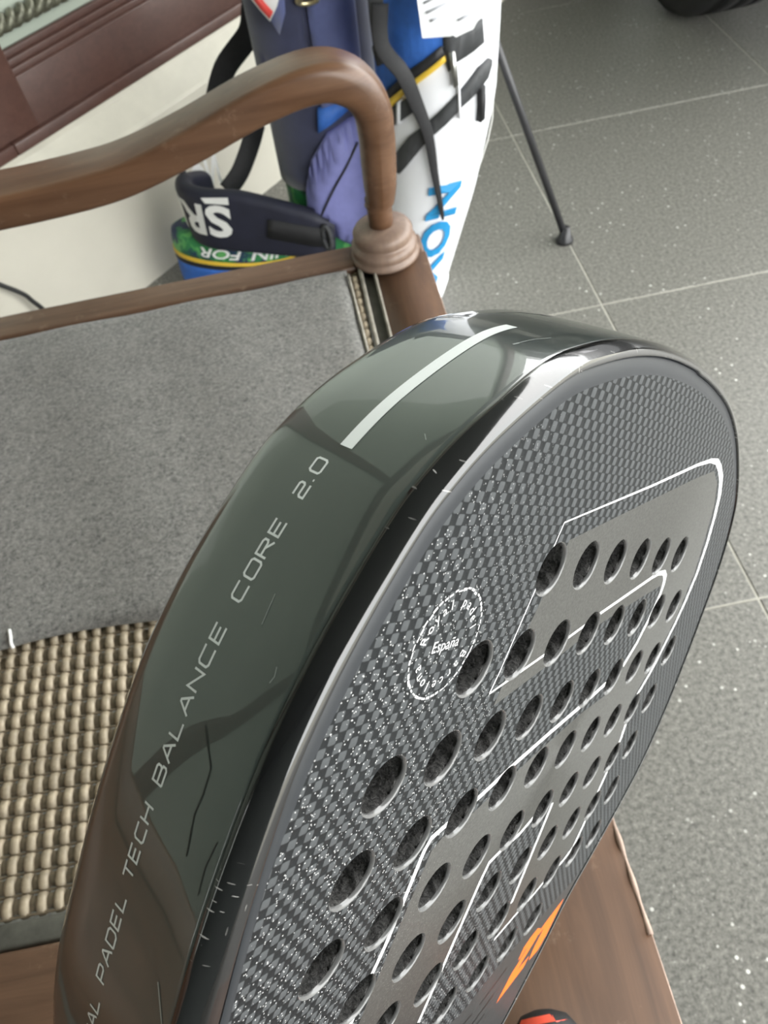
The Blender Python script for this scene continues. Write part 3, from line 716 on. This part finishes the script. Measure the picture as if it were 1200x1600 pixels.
for pl, w_ in (([(4.75, -.62), (4.5, -.56), (4.30, -.50)], .010), ([(4.77, -.625), (4.70, -.605)], .022), ([(8.45, -.42), (8.52, -.40), (8.58, -.415)], .008), ([(8.0, -.75), (8.25, -.72)], .006), ([(6.3, -.45), (6.35, -.40)], .006), ([(11.2, -.45), (11.7, -.18)], .012)):
    mk('pale_scratch', wall_strip(pl, w_), 'scratch', racket)
# round stamp on the face
SCX, SCY, SR = -4.27, -.62, .53
g = []
rs = random.Random(3)
for q in range(46):
    a0 = 2 * math.pi * q / 46; a1 = a0 + 2 * math.pi / 46 * (.55 + .4 * rs.random()); rr = SR + (rs.random() - .5) * .02; w_ = .012 + .014 * rs.random()
    V = [P3(SCX + (rr + d) * math.cos(a), SCY + (rr + d) * math.sin(a), .004) for a in (a0, (a0 + a1) / 2, a1) for d in (-w_ / 2, w_ / 2)]
    g.append((V, [(0, 1, 3, 2), (2, 3, 5, 4)]))
def face_text(s, cx, cy, size, ang, center=True, bold=0.0):
    v, f = text_geo(s, bold=bold)
    if not v: return [], []
    xs = [p[0] for p in v]; ox = (min(xs) + max(xs)) / 2; c, s_ = math.cos(ang), math.sin(ang)
    return [P3(cx + size * ((p[0] - ox) * c - (p[1] - .33) * s_), cy + size * ((p[0] - ox) * s_ + (p[1] - .33) * c), .004) for p in v], f
g.append(face_text('España', SCX, SCY, .165, .05, bold=-.004))
def arc_text(word, a0, a1, rad, size):
    for q, ch in enumerate(word):
        if ch == ' ': continue
        a = math.radians(a0 + (a1 - a0) * q / (len(word) - 1))
        g.append(face_text(ch, SCX + rad * math.cos(a), SCY + rad * math.sin(a), size, a - math.pi / 2, bold=-.004))
arc_text('Royal padel', 168, 18, .41, .15)
arc_text('Barcelona', -22, -152, .41, .15)
o = mk('round_stamp', join(*g), 'white_print', racket, smooth=False); o['label'] = 'round white stamp lettering on the face'

# ------------------------------------------------------------------ black capped grip lying beside the racket
grip2 = thing('grip_handle', 'rounded black grip end with coral red marks on the bench rail at the bottom', 'grip', (.028, -.06, HS))
gx, gy = .0265, .0035
gpath = [Vector((gx - .010, gy - .13, HS + .0175)), Vector((gx - .006, gy - .08, HS + .0175)), Vector((gx - .002, gy - .03, HS + .0175)), Vector((gx, gy - .006, HS + .0175)), Vector((gx + .001, gy + .006, HS + .0175)), Vector((gx + .0015, gy + .0115, HS + .0175)), Vector((gx + .0017, gy + .0135, HS + .0175))]
grad = [.0165, .0165, .017, .017, .0155, .0110, .004]
mk('grip_body', sweep(gpath, lambda i, t_: circ(grad[i], 24)), 'grip', grip2)
def grip_patch(pts, name):
    V, F = [], []
    for (y, a), (y2, a2) in pts:
        for yy, aa in ((y, a), (y2, a2)):
            r_ = np.interp(yy, [-.03, -.006, .006, .0115, .0135], [.0172, .0172, .0157, .0112, .005])
            V.append((gx + r_ * math.sin(aa), gy + yy, HS + .0175 + r_ * math.cos(aa)))
    F = [(2 * i, 2 * i + 1, 2 * i + 3, 2 * i + 2) for i in range(len(pts) - 1)]
    mk(name, (V, F), 'coral', grip2)
grip_patch([((.0108, -1.0 + .2 * q), (.0076, -1.0 + .2 * q)) for q in range(8)], 'coral_mark')
grip_patch([((.0076, .4 + .1 * q), (.0020 - .001 * q, .4 + .1 * q)) for q in range(6)], 'coral_mark')
grip_patch([((-.002, .3 + .14 * q), (-.0055, .3 + .14 * q)) for q in range(5)], 'coral_mark')
grip_patch([((-.009, .35 + .12 * q), (-.012, .35 + .12 * q)) for q in range(6)], 'coral_mark')

# ------------------------------------------------------------------ golf bags
def lin(z, tab): return float(np.interp(z, [a for a, _ in tab], [b_ for _, b_ in tab]))
WC = [(0, .128), (.2, .180), (.34, .203), (.45, .208), (.9, .215)]; WR = [(0, .062), (.2, .076), (.34, .086), (.45, .088), (.9, .09)]
def sw(th, z, o=0): r = lin(z, WR) + o; return (lin(z, WC) + r * math.cos(th), 1.15 + r * math.sin(th), z)
NC = [(0, .024), (.3, .036), (.9, .05)]; NR = [(0, .08), (.1, .088), (.9, .094)]
def sn(th, z, o=0): r = lin(z, NR) + o; return (lin(z, NC) + r * math.cos(th), 1.29 + r * math.sin(th), z)
def bag_body(sf, z0, z1, nz=30, nt=64, o=0, capb=True, capt=True):
    V, F = [], []
    for i in range(nz + 1):
        z = z0 + (z1 - z0) * i / nz
        for k in range(nt): V.append(sf(2 * math.pi * k / nt, z, o))
    for i in range(nz):
        for k in range(nt): F.append((i * nt + k, i * nt + (k + 1) % nt, (i + 1) * nt + (k + 1) % nt, (i + 1) * nt + k))
    if capb: F.append(tuple(range(nt)))
    if capt: F.append(tuple(nz * nt + k for k in range(nt)))
    return V, F
def patch(poly, sf, o=.004, bulge=0, step=(.12, .02), rim=True):
    """solid patch following a bag's surface; poly in (angle, height)"""
    pts = [Vector((p[0], p[1])) for p in poly]
    dense = []
    for a, b_ in zip(pts, pts[1:] + pts[:1]):
        k = max(1, int(max(abs(b_.x - a.x) / step[0], abs(b_.y - a.y) / step[1])))
        dense += [tuple(a.lerp(b_, q / k)) for q in range(k)]
    xs = [p[0] for p in dense]; ys = [p[1] for p in dense]; extra = []
    x = min(xs)
    while x < max(xs):
        y = min(ys)
        while y < max(ys):
            if inpoly((x, y), dense) and min((x - p[0]) ** 2 / step[0] ** 2 + (y - p[1]) ** 2 / step[1] ** 2 for p in dense) > .2: extra.append((x, y))
            y += step[1]
        x += step[0]
    v, f = cdt([dense], extra)
    f = [q for q in f if inpoly(sum((v[i] for i in q), Vector((0, 0))) / 3, dense)]
    def hgt(p):
        if not bulge: return o
        dd = min(((p[0] - q[0]) * .12) ** 2 + (p[1] - q[1]) ** 2 for q in dense) ** .5
        return o + bulge * min(1, dd / .035) ** .5
    V = [sf(p[0], p[1], hgt(p)) for p in v] + [sf(p[0], p[1], -.001) for p in v]; n = len(v)
    F = [tuple(q) for q in f]
    nd = len(dense)
    for i in range(nd): F.append((i, (i + 1) % nd, n + (i + 1) % nd, n + i))
    return V, F
golf = thing('golf_bag', 'white and blue golf stand bag with charcoal stripes and black leg', 'golf bag', (.12, 1.15, 0))
mk('bag_body', bag_body(sw, .012, .86), 'bag_white', golf)
mk('base_cup', bag_body(sw, 0, .03, 3, o=.003), 'bag_white', golf)
mk('top_collar', bag_body(sw, .84, .89, 3, o=.006), 'bag_black', golf)
mk('blue_panel', patch([(-2.95, .36), (-2.25, .412), (-1.70, .443), (-1.60, .450), (-1.58, .51), (-1.55, .80), (-4.2, .80), (-4.2, .20), (-3.3, .20)], sw, .003), 'bag_blue', golf)
mk('black_trim', patch([(-2.90, .363), (-2.209, .415), (-1.694, .446), (-1.656, .434), (-2.163, .402), (-2.80, .355)], sw, .006), 'bag_black', golf)
mk('yellow_piping', patch([(-2.80, .357), (-2.163, .403), (-1.656, .434), (-1.636, .427), (-2.133, .396), (-2.72, .350)], sw, .007), 'bag_yellow', golf)
mk('pocket_stripe', patch([(-2.656, .277), (-2.255, .323), (-1.598, .370), (-1.096, .404), (-.86, .409), (-.79, .404), (-.79, .397), (-.87, .384), (-1.381, .361), (-1.903, .322), (-2.231, .282), (-2.42, .263), (-2.6, .266)], sw, .005, step=(.12, .012)), 'bag_grey', golf)
mk('pocket_stripe', patch([(-2.75, .350), (-2.234, .380), (-2.176, .359), (-2.359, .347), (-2.75, .322)], sw, .005), 'bag_grey', golf)
mk('pocket_stripe', patch([(-1.672, .455), (-1.40, .47), (-1.056, .464), (-1.009, .434), (-1.191, .429), (-1.475, .422), (-1.597, .412), (-1.67, .432)], sw, .005), 'bag_grey', golf)
mk('zip_pull', patch([(-1.60, .437), (-1.52, .437), (-1.46, .395), (-1.53, .392)], sw, .010), 'steel', golf)
mk('zip_pull', patch([(-1.09, .376), (-1.00, .380), (-.96, .332), (-1.05, .330)], sw, .010), 'bag_black', golf)
mk('seam', patch([(-1.482, .42), (-1.455, .42), (-1.405, .346), (-1.435, .346)], sw, .0075), 'bag_white', golf)
mk('seam', patch([(-2.42, .372), (-2.37, .375), (-2.41, .340), (-2.46, .340)], sw, .0085), 'bag_white', golf)
def bag_text(word, sf, th0, z0, size, o, ang, dth, mat, parent, bold=.03, name='lettering'):
    """word written on the surface; ang turns the line; th across uses radius dth"""
    v, f = text_geo(word, bold=bold)
    xs = [p[0] for p in v]; ox = (min(xs) + max(xs)) / 2; c, s_ = math.cos(ang), math.sin(ang)
    V = []
    for p in v:
        a, b_ = (p[0] - ox) * size, (p[1] - .35) * size
        V.append(sf(th0 + (a * c - b_ * s_) / dth, z0 + a * s_ + b_ * c, o))
    return mk(name, (V, f), mat, parent, smooth=False)
bag_text('SRIXON', sw, -1.50, .098, .082, .004, math.radians(90), .095, 'letter_blue', golf, .035)
mk('hanging_strap', ribbon([Vector(sw(-2.46, .50, .02)), Vector(sw(-2.42, .455, .030)), Vector(sw(-2.20, .42, .022)), Vector(sw(-2.05, .375, .014)), Vector(sw(-1.90, .33, .010)), Vector(sw(-1.74, .27, .010)), Vector(sw(-1.56, .212, .010)), Vector(sw(-1.48, .19, .010))], lambda t_: .021 * (1 - .8 * max(0, t_ - .35) / .65), .0025, (.0, -1, .4)), 'bag_black', golf)
mk('upper_strap', ribbon([Vector(sw(-2.60, .66, .01)), Vector(sw(-2.55, .56, .016)), Vector(sw(-2.52, .49, .022)), Vector(sw(-2.50, .445, .022))], .020, .003, (-.2, -1, .3)), 'bag_grey', golf)
mk('strap_buckle', obox(sw(-2.52, .440, .020), (.95, .1, .2), (0, .9, -.4), (-.1, .4, .9), .011, .005, .013), 'bag_black', golf, bevel=.003)
# stand leg
lt, lf = Vector((.262, 1.235, .50)), Vector((.4395, 1.207, .012))
mk('stand_leg', tube([lt, lt.lerp(lf, .5), lf], .0065, 12, 1), 'leg_black', golf)
mk('leg_foot', lathe([(.009, 0), (.0165, .0005), (.0165, .006), (.012, .012), (.008, .03)], (lf.x, lf.y), 20), 'leg_black', golf)
lf2 = Vector((.33, .86 + .65, .012))
mk('stand_leg', tube([Vector((.20, 1.27, .55)), lf2], .0065, 12, 1), 'leg_black', golf)
mk('leg_foot', lathe([(.009, 0), (.0165, .0005), (.0165, .006), (.012, .012), (.008, .03)], (lf2.x, lf2.y), 20), 'leg_black', golf)
mk('leg_wire', tube([lt + Vector((-.006, -.006, -.02)), Vector((.300, 1.20, .30)), Vector((.262, 1.14, .22))], .0012, 6, 4), 'steel', golf)
mk('leg_bracket', tube([lt + Vector((.01, 0, -.08)), lt + Vector((-.01, -.01, -.03)), lt + Vector((-.03, -.02, .05))], .016, 10, 4), 'bag_grey', golf)
# paper tag hanging on the bag
tagp = thing('price_tag', 'white paper tag with grey printing hanging on the white golf bag', 'tag', (.20, 1.0, .478))
a = Vector((.159, 1.0, .530)); bq = Vector((.1625, 1.002, .4825)); cq = Vector((.199, 1.002, .478)); dq = Vector((.252, 1.004, .500)); eq = Vector((.250, 1.004, .56)); fq = Vector((.158, 1.004, .57))
poly = [a, bq, bq.lerp(cq, .96), Vector((.200, 1.001, .4795)), Vector((.204, 1.001, .4765)), Vector((.226, 1.002, .4815)), Vector((.231, 1.002, .489)), dq, eq, fq]
V = [tuple(p) for p in poly] + [(p.x, p.y + .0012, p.z) for p in poly]; n = len(poly)
mk('tag_paper', (V, [tuple(range(n)), tuple(range(2 * n - 1, n - 1, -1))] + [(i, (i + 1) % n, n + (i + 1) % n, n + i) for i in range(n)]), 'paper', tagp, smooth=False)
for (x, z, w_) in ((.180, .524, .014), (.181, .513, .013), (.1775, .5015, .005), (.214, .497, .008)):
    mk('printed_line', obox((x, .9995, z), (.97, 0, .22), (0, 1, 0), (-.22, 0, .97), w_, .0004, .0012), 'ink', tagp)
mk('tag_string', tube([(.23, 1.004, .55), (.225, 1.01, .585), (.215, 1.03, .61)], .0012, 6, 4), 'paper', tagp)

navy = thing('golf_bag', 'navy golf bag with periwinkle pocket leaning by the cream wall', 'golf bag', (.03, 1.29, 0))
mk('bag_body', bag_body(sn, .195, .86, o=.002), 'bag_navy', navy)
mk('base_sleeve', bag_body(sn, .0, .2, 8, o=-.004), 'green', navy)
mk('back_pad', patch([(-2.75, .36), (-2.7, .62), (-1.66, .64), (-1.72, .36)], sn, .010, .006), 'bag_navy', navy)
mk('worn_panel', patch([(-1.64, .33), (-1.60, .64), (-.85, .64), (-.85, .33)], sn, .008, .008), 'bag_navyblue', navy)
mk('side_pocket', patch([(-2.16, .165), (-2.12, .205), (-1.94, .256), (-1.60, .296), (-1.2, .308), (-.6, .30), (-.3, .20), (-.5, .10), (-1.05, .066), (-1.55, .100), (-1.93, .132)], sn, .010, .016, (.1, .015)), 'bag_peri', navy)
mk('pocket_zip', ribbon([Vector(sn(-1.90, .160, .021)), Vector(sn(-1.78, .185, .028)), Vector(sn(-1.60, .218, .028)), Vector(sn(-1.40, .248, .028)), Vector(sn(-1.2, .278, .026))], .0035, .003, (0, -1, .3)), 'bag_black', navy)
mk('blue_side', patch([(-1.75, .30), (-1.2, .325), (-.8, .32), (-.8, .345), (-1.7, .335)], sn, .012), 'bag_blue', navy)
mk('ring', tube([Vector((.038 + .014 * math.cos(a_), 1.178 - .004 * math.sin(a_), .487 + .006 * math.sin(a_))) for a_ in np.linspace(0, 2 * math.pi, 14)], .004, 8, 2), 'brass', navy)
# padded waist belt sticking out to the left
bp = catmull([Vector((-.195, 1.34, .170)), Vector((-.222, 1.30, .172)), Vector((-.222, 1.262, .172)), Vector((-.195, 1.238, .168)), Vector((-.14, 1.222, .160)), Vector((-.085, 1.208, .146)), Vector((-.04, 1.196, .134)), Vector((-.012, 1.190, .126)), Vector((.012, 1.192, .122))], 6)
def belt_sec(i, t_): return rrect(.030, float(np.interp(t_, [0, .15, .5, .85, 1], [.06, .11, .115, .088, .06])), .0135, 4)
M['belt_navy'] = plain('dark_navy_padding', (.014, .015, .030), .6, var=.2, vs=30, bmp=.2, bs=700)
belt = mk('waist_belt', sweep(bp, belt_sec), 'belt_navy', navy)
def belt_surf(s, z, o=0):                     # s: 0..1 along the belt, z offset from its middle
    k = s * (len(bp) - 1); i = max(0, min(int(k), len(bp) - 2)); p = bp[i].lerp(bp[i + 1], k - i); tg = (bp[i + 1] - bp[i]).normalized()
    sd = tg.cross(Vector((0, 0, 1))).normalized(); u2 = sd.cross(tg).normalized()
    return tuple(p + sd * (.0152 + o) + u2 * z)
def belt_patch(s0, s1, z0, z1, o=.003, n=14):
    V = []
    for q in range(n + 1):
        s = s0 + (s1 - s0) * q / n
        for z in (z0, z1):
            V.append(belt_surf(s, z, o)); V.append(belt_surf(s, z, -.004))
    F = []
    for q in range(n):
        b_ = 4 * q; F += [(b_, b_ + 4, b_ + 6, b_ + 2), (b_, b_ + 1, b_ + 5, b_ + 4), (b_ + 2, b_ + 6, b_ + 7, b_ + 3)]
    F += [(0, 2, 3, 1), (4 * n, 4 * n + 1, 4 * n + 3, 4 * n + 2)]
    return V, F
mk('webbing', belt_patch(.60, .95, -.012, .024), 'bag_black', belt)
mk('belt_buckle', tube([Vector((.0 + .012 * math.cos(a_) * .5, 1.168 - .004 * math.cos(a_), .132 + .022 * math.sin(a_))) for a_ in np.linspace(0, 2 * math.pi, 16)], .0045, 8, 2), 'bag_grey', belt)
v, f = text_geo('SRIXON', bold=.035)
xs = [p[0] for p in v]; x1 = min(xs)
k_ = .070
V = [belt_surf(.47 - (p[0] - x1) * k_ / .36, -(p[1] - .36) * k_ * 1.15 + .006, .0012) for p in v]
mk('belt_lettering', (V, f), 'letter_white', belt, smooth=False)
V = [belt_surf(.47 - x * .10, z, .0012) for x, z in ((0.0, .041), (.0, .0545), (.95, .0505), (.80, .041))]
mk('belt_emblem', (V, [(0, 1, 2, 3)]), 'letter_white', belt, smooth=False)
mk('shoulder_strap', ribbon([(-.030, 1.43, .45), (-.046, 1.42, .405), (-.062, 1.415, .372), (-.115, 1.415, .328), (-.15, 1.42, .27)], .038, .005, (.2, -1, .2)), 'bag_black', navy)
mk('shoulder_strap', ribbon([(-.085, 1.40, .235), (-.105, 1.385, .205), (-.135, 1.365, .170), (-.165, 1.35, .15)], .034, .005, (.2, -1, .2)), 'bag_black', navy)
mk('strap_loop', tube([(-.225, 1.31, .215), (-.226, 1.33, .245), (-.21, 1.36, .27), (-.15, 1.42, .285)], .006, 8, 5), 'bag_black', navy)
# towel
tw_ = thing('towel', 'small white towel with red stripe hanging on the navy golf bag', 'towel', (-.02, 1.166, .455))
def quad_slab(P, th=.003):
    V = [tuple(p) for p in P] + [(p[0], p[1] + th, p[2]) for p in P]; n = len(P)
    return V, [tuple(range(n)), tuple(range(2 * n - 1, n - 1, -1))] + [(i, (i + 1) % n, n + (i + 1) % n, n + i) for i in range(n)]
mk('towel_cloth', quad_slab([(-.050, 1.165, .56), (-.0364, 1.165, .5035), (-.0292, 1.165, .4908), (-.0183, 1.165, .474), (-.0047, 1.165, .4903), (.0029, 1.165, .5042), (.014, 1.165, .56)]), 'letter_white', tw_)
mk('red_stripe', quad_slab([(-.0395, 1.1642, .522), (-.0345, 1.1642, .504), (-.0275, 1.1642, .491), (-.0183, 1.1642, .4775), (-.0115, 1.1642, .485), (-.0215, 1.1642, .500), (-.0295, 1.1642, .525)], .001), 'red', tw_)
mk('navy_corner', quad_slab([(-.0181, 1.1682, .476), (-.0093, 1.1682, .4545), (.0046, 1.1682, .4799), (.016, 1.1682, .56), (-.010, 1.1682, .56)]), 'bag_navyblue', tw_)

# printed pouch lying under the belt
pouch = thing('carry_pouch', 'blue and green pouch with white lettering lying under the navy belt', 'pouch', (-.19, 1.285, 0))
def psurf(a, z, o=0):
    k = float(np.interp(z, [0, .006, .03, .09, .108, .114, .117], [.90, .96, 1, 1, .97, .86, .60]))
    dx = (.118 * k + o) * math.cos(a)
    return (-.175 + .012 * z / .1 + dx, 1.298 + (.060 * k + o) * math.sin(a), z - dx * .25 * min(1, z / .08) - .004 * (z > .02))
def pring(z0, z1, o=0, n=8, nt=48):
    V = [psurf(2 * math.pi * k / nt, z0 + (z1 - z0) * i / n, o) for i in range(n + 1) for k in range(nt)]
    F = [(i * nt + k, i * nt + (k + 1) % nt, (i + 1) * nt + (k + 1) % nt, (i + 1) * nt + k) for i in range(n) for k in range(nt)]
    return V, F + [tuple(range(nt)), tuple(n * nt + k for k in range(nt))]
mk('pouch_base', pring(0, .060), 'bag_blue', pouch)
mk('black_band', pring(.0595, .068, .001), 'bag_black', pouch)
mk('yellow_band', pring(.0675, .074, .0015), 'bag_yellow', pouch)
mk('pouch_body', pring(.0735, .117), 'green', pouch)
for word, a0, sz in (('NIN', -1.05, .040), ('FOR', -1.85, .036)):
    v, f = text_geo(word, bold=.02, shear=.3); xs = [p[0] for p in v]; x1 = (min(xs) + max(xs)) / 2
    V = [psurf(a0 - (p[0] - x1) * sz / .105, .090 - (p[1] - .35) * sz * .75, .001) for p in v]
    mk('pouch_lettering', (V, f), 'letter_white', pouch, smooth=False)

# ------------------------------------------------------------------ car tyre at the far right
M['car_paint'] = plain('car_paint', (.012, .013, .015), .25, coat=.8, var=.05)
M['car_glass'] = plain('car_glass', (.02, .022, .024), .08)
car = thing('car', 'dark parked car whose black tyre stands on the granite floor at the top right', 'car', (1.78, 3.35, 0))
TR, TX0, TX1 = .31, .945, 1.165
prof = [(.20, TX0 + .02), (.235, TX0 + .006), (.275, TX0), (.297, TX0 + .012), (.308, TX0 + .035), (.31, TX0 + .06)]
for gx_ in (.065, .11, .155):
    prof += [(.31, TX0 + gx_ - .006), (.302, TX0 + gx_ - .004), (.302, TX0 + gx_ + .004), (.31, TX0 + gx_ + .006)]
prof += [(.31, TX1 - .06), (.308, TX1 - .035), (.297, TX1 - .012), (.275, TX1), (.235, TX1 - .006), (.20, TX1 - .02)]
def xlathe(prof, cy, cz, n=72):
    V, F = [], []
    for r, x in prof:
        for k in range(n):
            a = 2 * math.pi * k / n; V.append((x, cy + r * math.cos(a), cz + r * math.sin(a)))
    m_ = len(prof)
    for i in range(m_ - 1):
        for k in range(n): F.append((i * n + k, i * n + (k + 1) % n, (i + 1) * n + (k + 1) % n, (i + 1) * n + k))
    return V, F
CX = 1.78                                     # car's middle line
for wy in (2.06, 4.61):
    for sgn in (1, -1):
        tp = prof if sgn > 0 else [(r, 2 * CX - x) for r, x in prof]
        ty_ = mk('tyre', xlathe(tp, wy, TR), 'rubber', car)
        rp = [(.001, TX0 + .05), (.06, TX0 + .05), (.07, TX0 + .07), (.17, TX0 + .06), (.20, TX0 + .02), (.205, TX0 + .02), (.205, TX1 - .02), (.001, TX1 - .02)]
        mk('rim', xlathe(rp if sgn > 0 else [(r, 2 * CX - x) for r, x in rp], wy, TR), 'alloy', ty_)
def arch(cy, r=.365, n=14): return [(cy + r * math.cos(math.pi * k / n), max(.26, .31 + r * math.sin(math.pi * k / n))) for k in range(n, -1, -1)]
side_p = [(1.74, .30)] + [(1.93, .26)] + arch(2.31) + [(2.75, .24), (4.4, .24)] + arch(4.86) + [(5.3, .28), (5.62, .34), (5.66, .6), (5.6, .92), (5.45, 1.0), (4.95, 1.36), (4.5, 1.44), (3.5, 1.43), (2.75, 1.0), (1.95, .86), (1.74, .68), (1.70, .5)]
side_p = [(y - .25, z) for y, z in side_p]; n = len(side_p)
def xin(z): return .955 + .10 * max(0, z - .95) / .5
V = [(xin(z), y, z) for y, z in side_p] + [(2 * CX - xin(z), y, z) for y, z in side_p]
mk('car_body', (V, [tuple(range(n)), tuple(range(2 * n - 1, n - 1, -1))] + [(k, (k + 1) % n, n + (k + 1) % n, n + k) for k in range(n)]), 'car_paint', car, smooth=False, bevel=.02)
for sgn in (1, -1):
    W_ = [(2.65, 1.02), (4.95, 1.04), (4.6, 1.33), (4.2, 1.38), (3.3, 1.37)]
    V = [(xin(z) - .004 if sgn > 0 else 2 * CX - xin(z) + .004, y, z) for y, z in W_] + [(xin(z) + .01 if sgn > 0 else 2 * CX - xin(z) - .01, y, z) for y, z in W_]
    mk('side_window', (V, [tuple(range(5)), tuple(range(9, 4, -1))] + [(k, (k + 1) % 5, 5 + (k + 1) % 5, 5 + k) for k in range(5)]), 'car_glass', car, smooth=False)
mk('windscreen', obox((CX, 2.86, 1.222), (1, 0, 0), (0, .868, .497), (0, -.497, .868), .66, .36, .006), 'car_glass', car)
for sgn in (1, -1):
    mk('headlamp', obox((CX + sgn * .60, 1.515, .70), (1, 0, 0), (0, .6, .8), (0, -.8, .6), .14, .06, .02), 'alloy', car, bevel=.01)
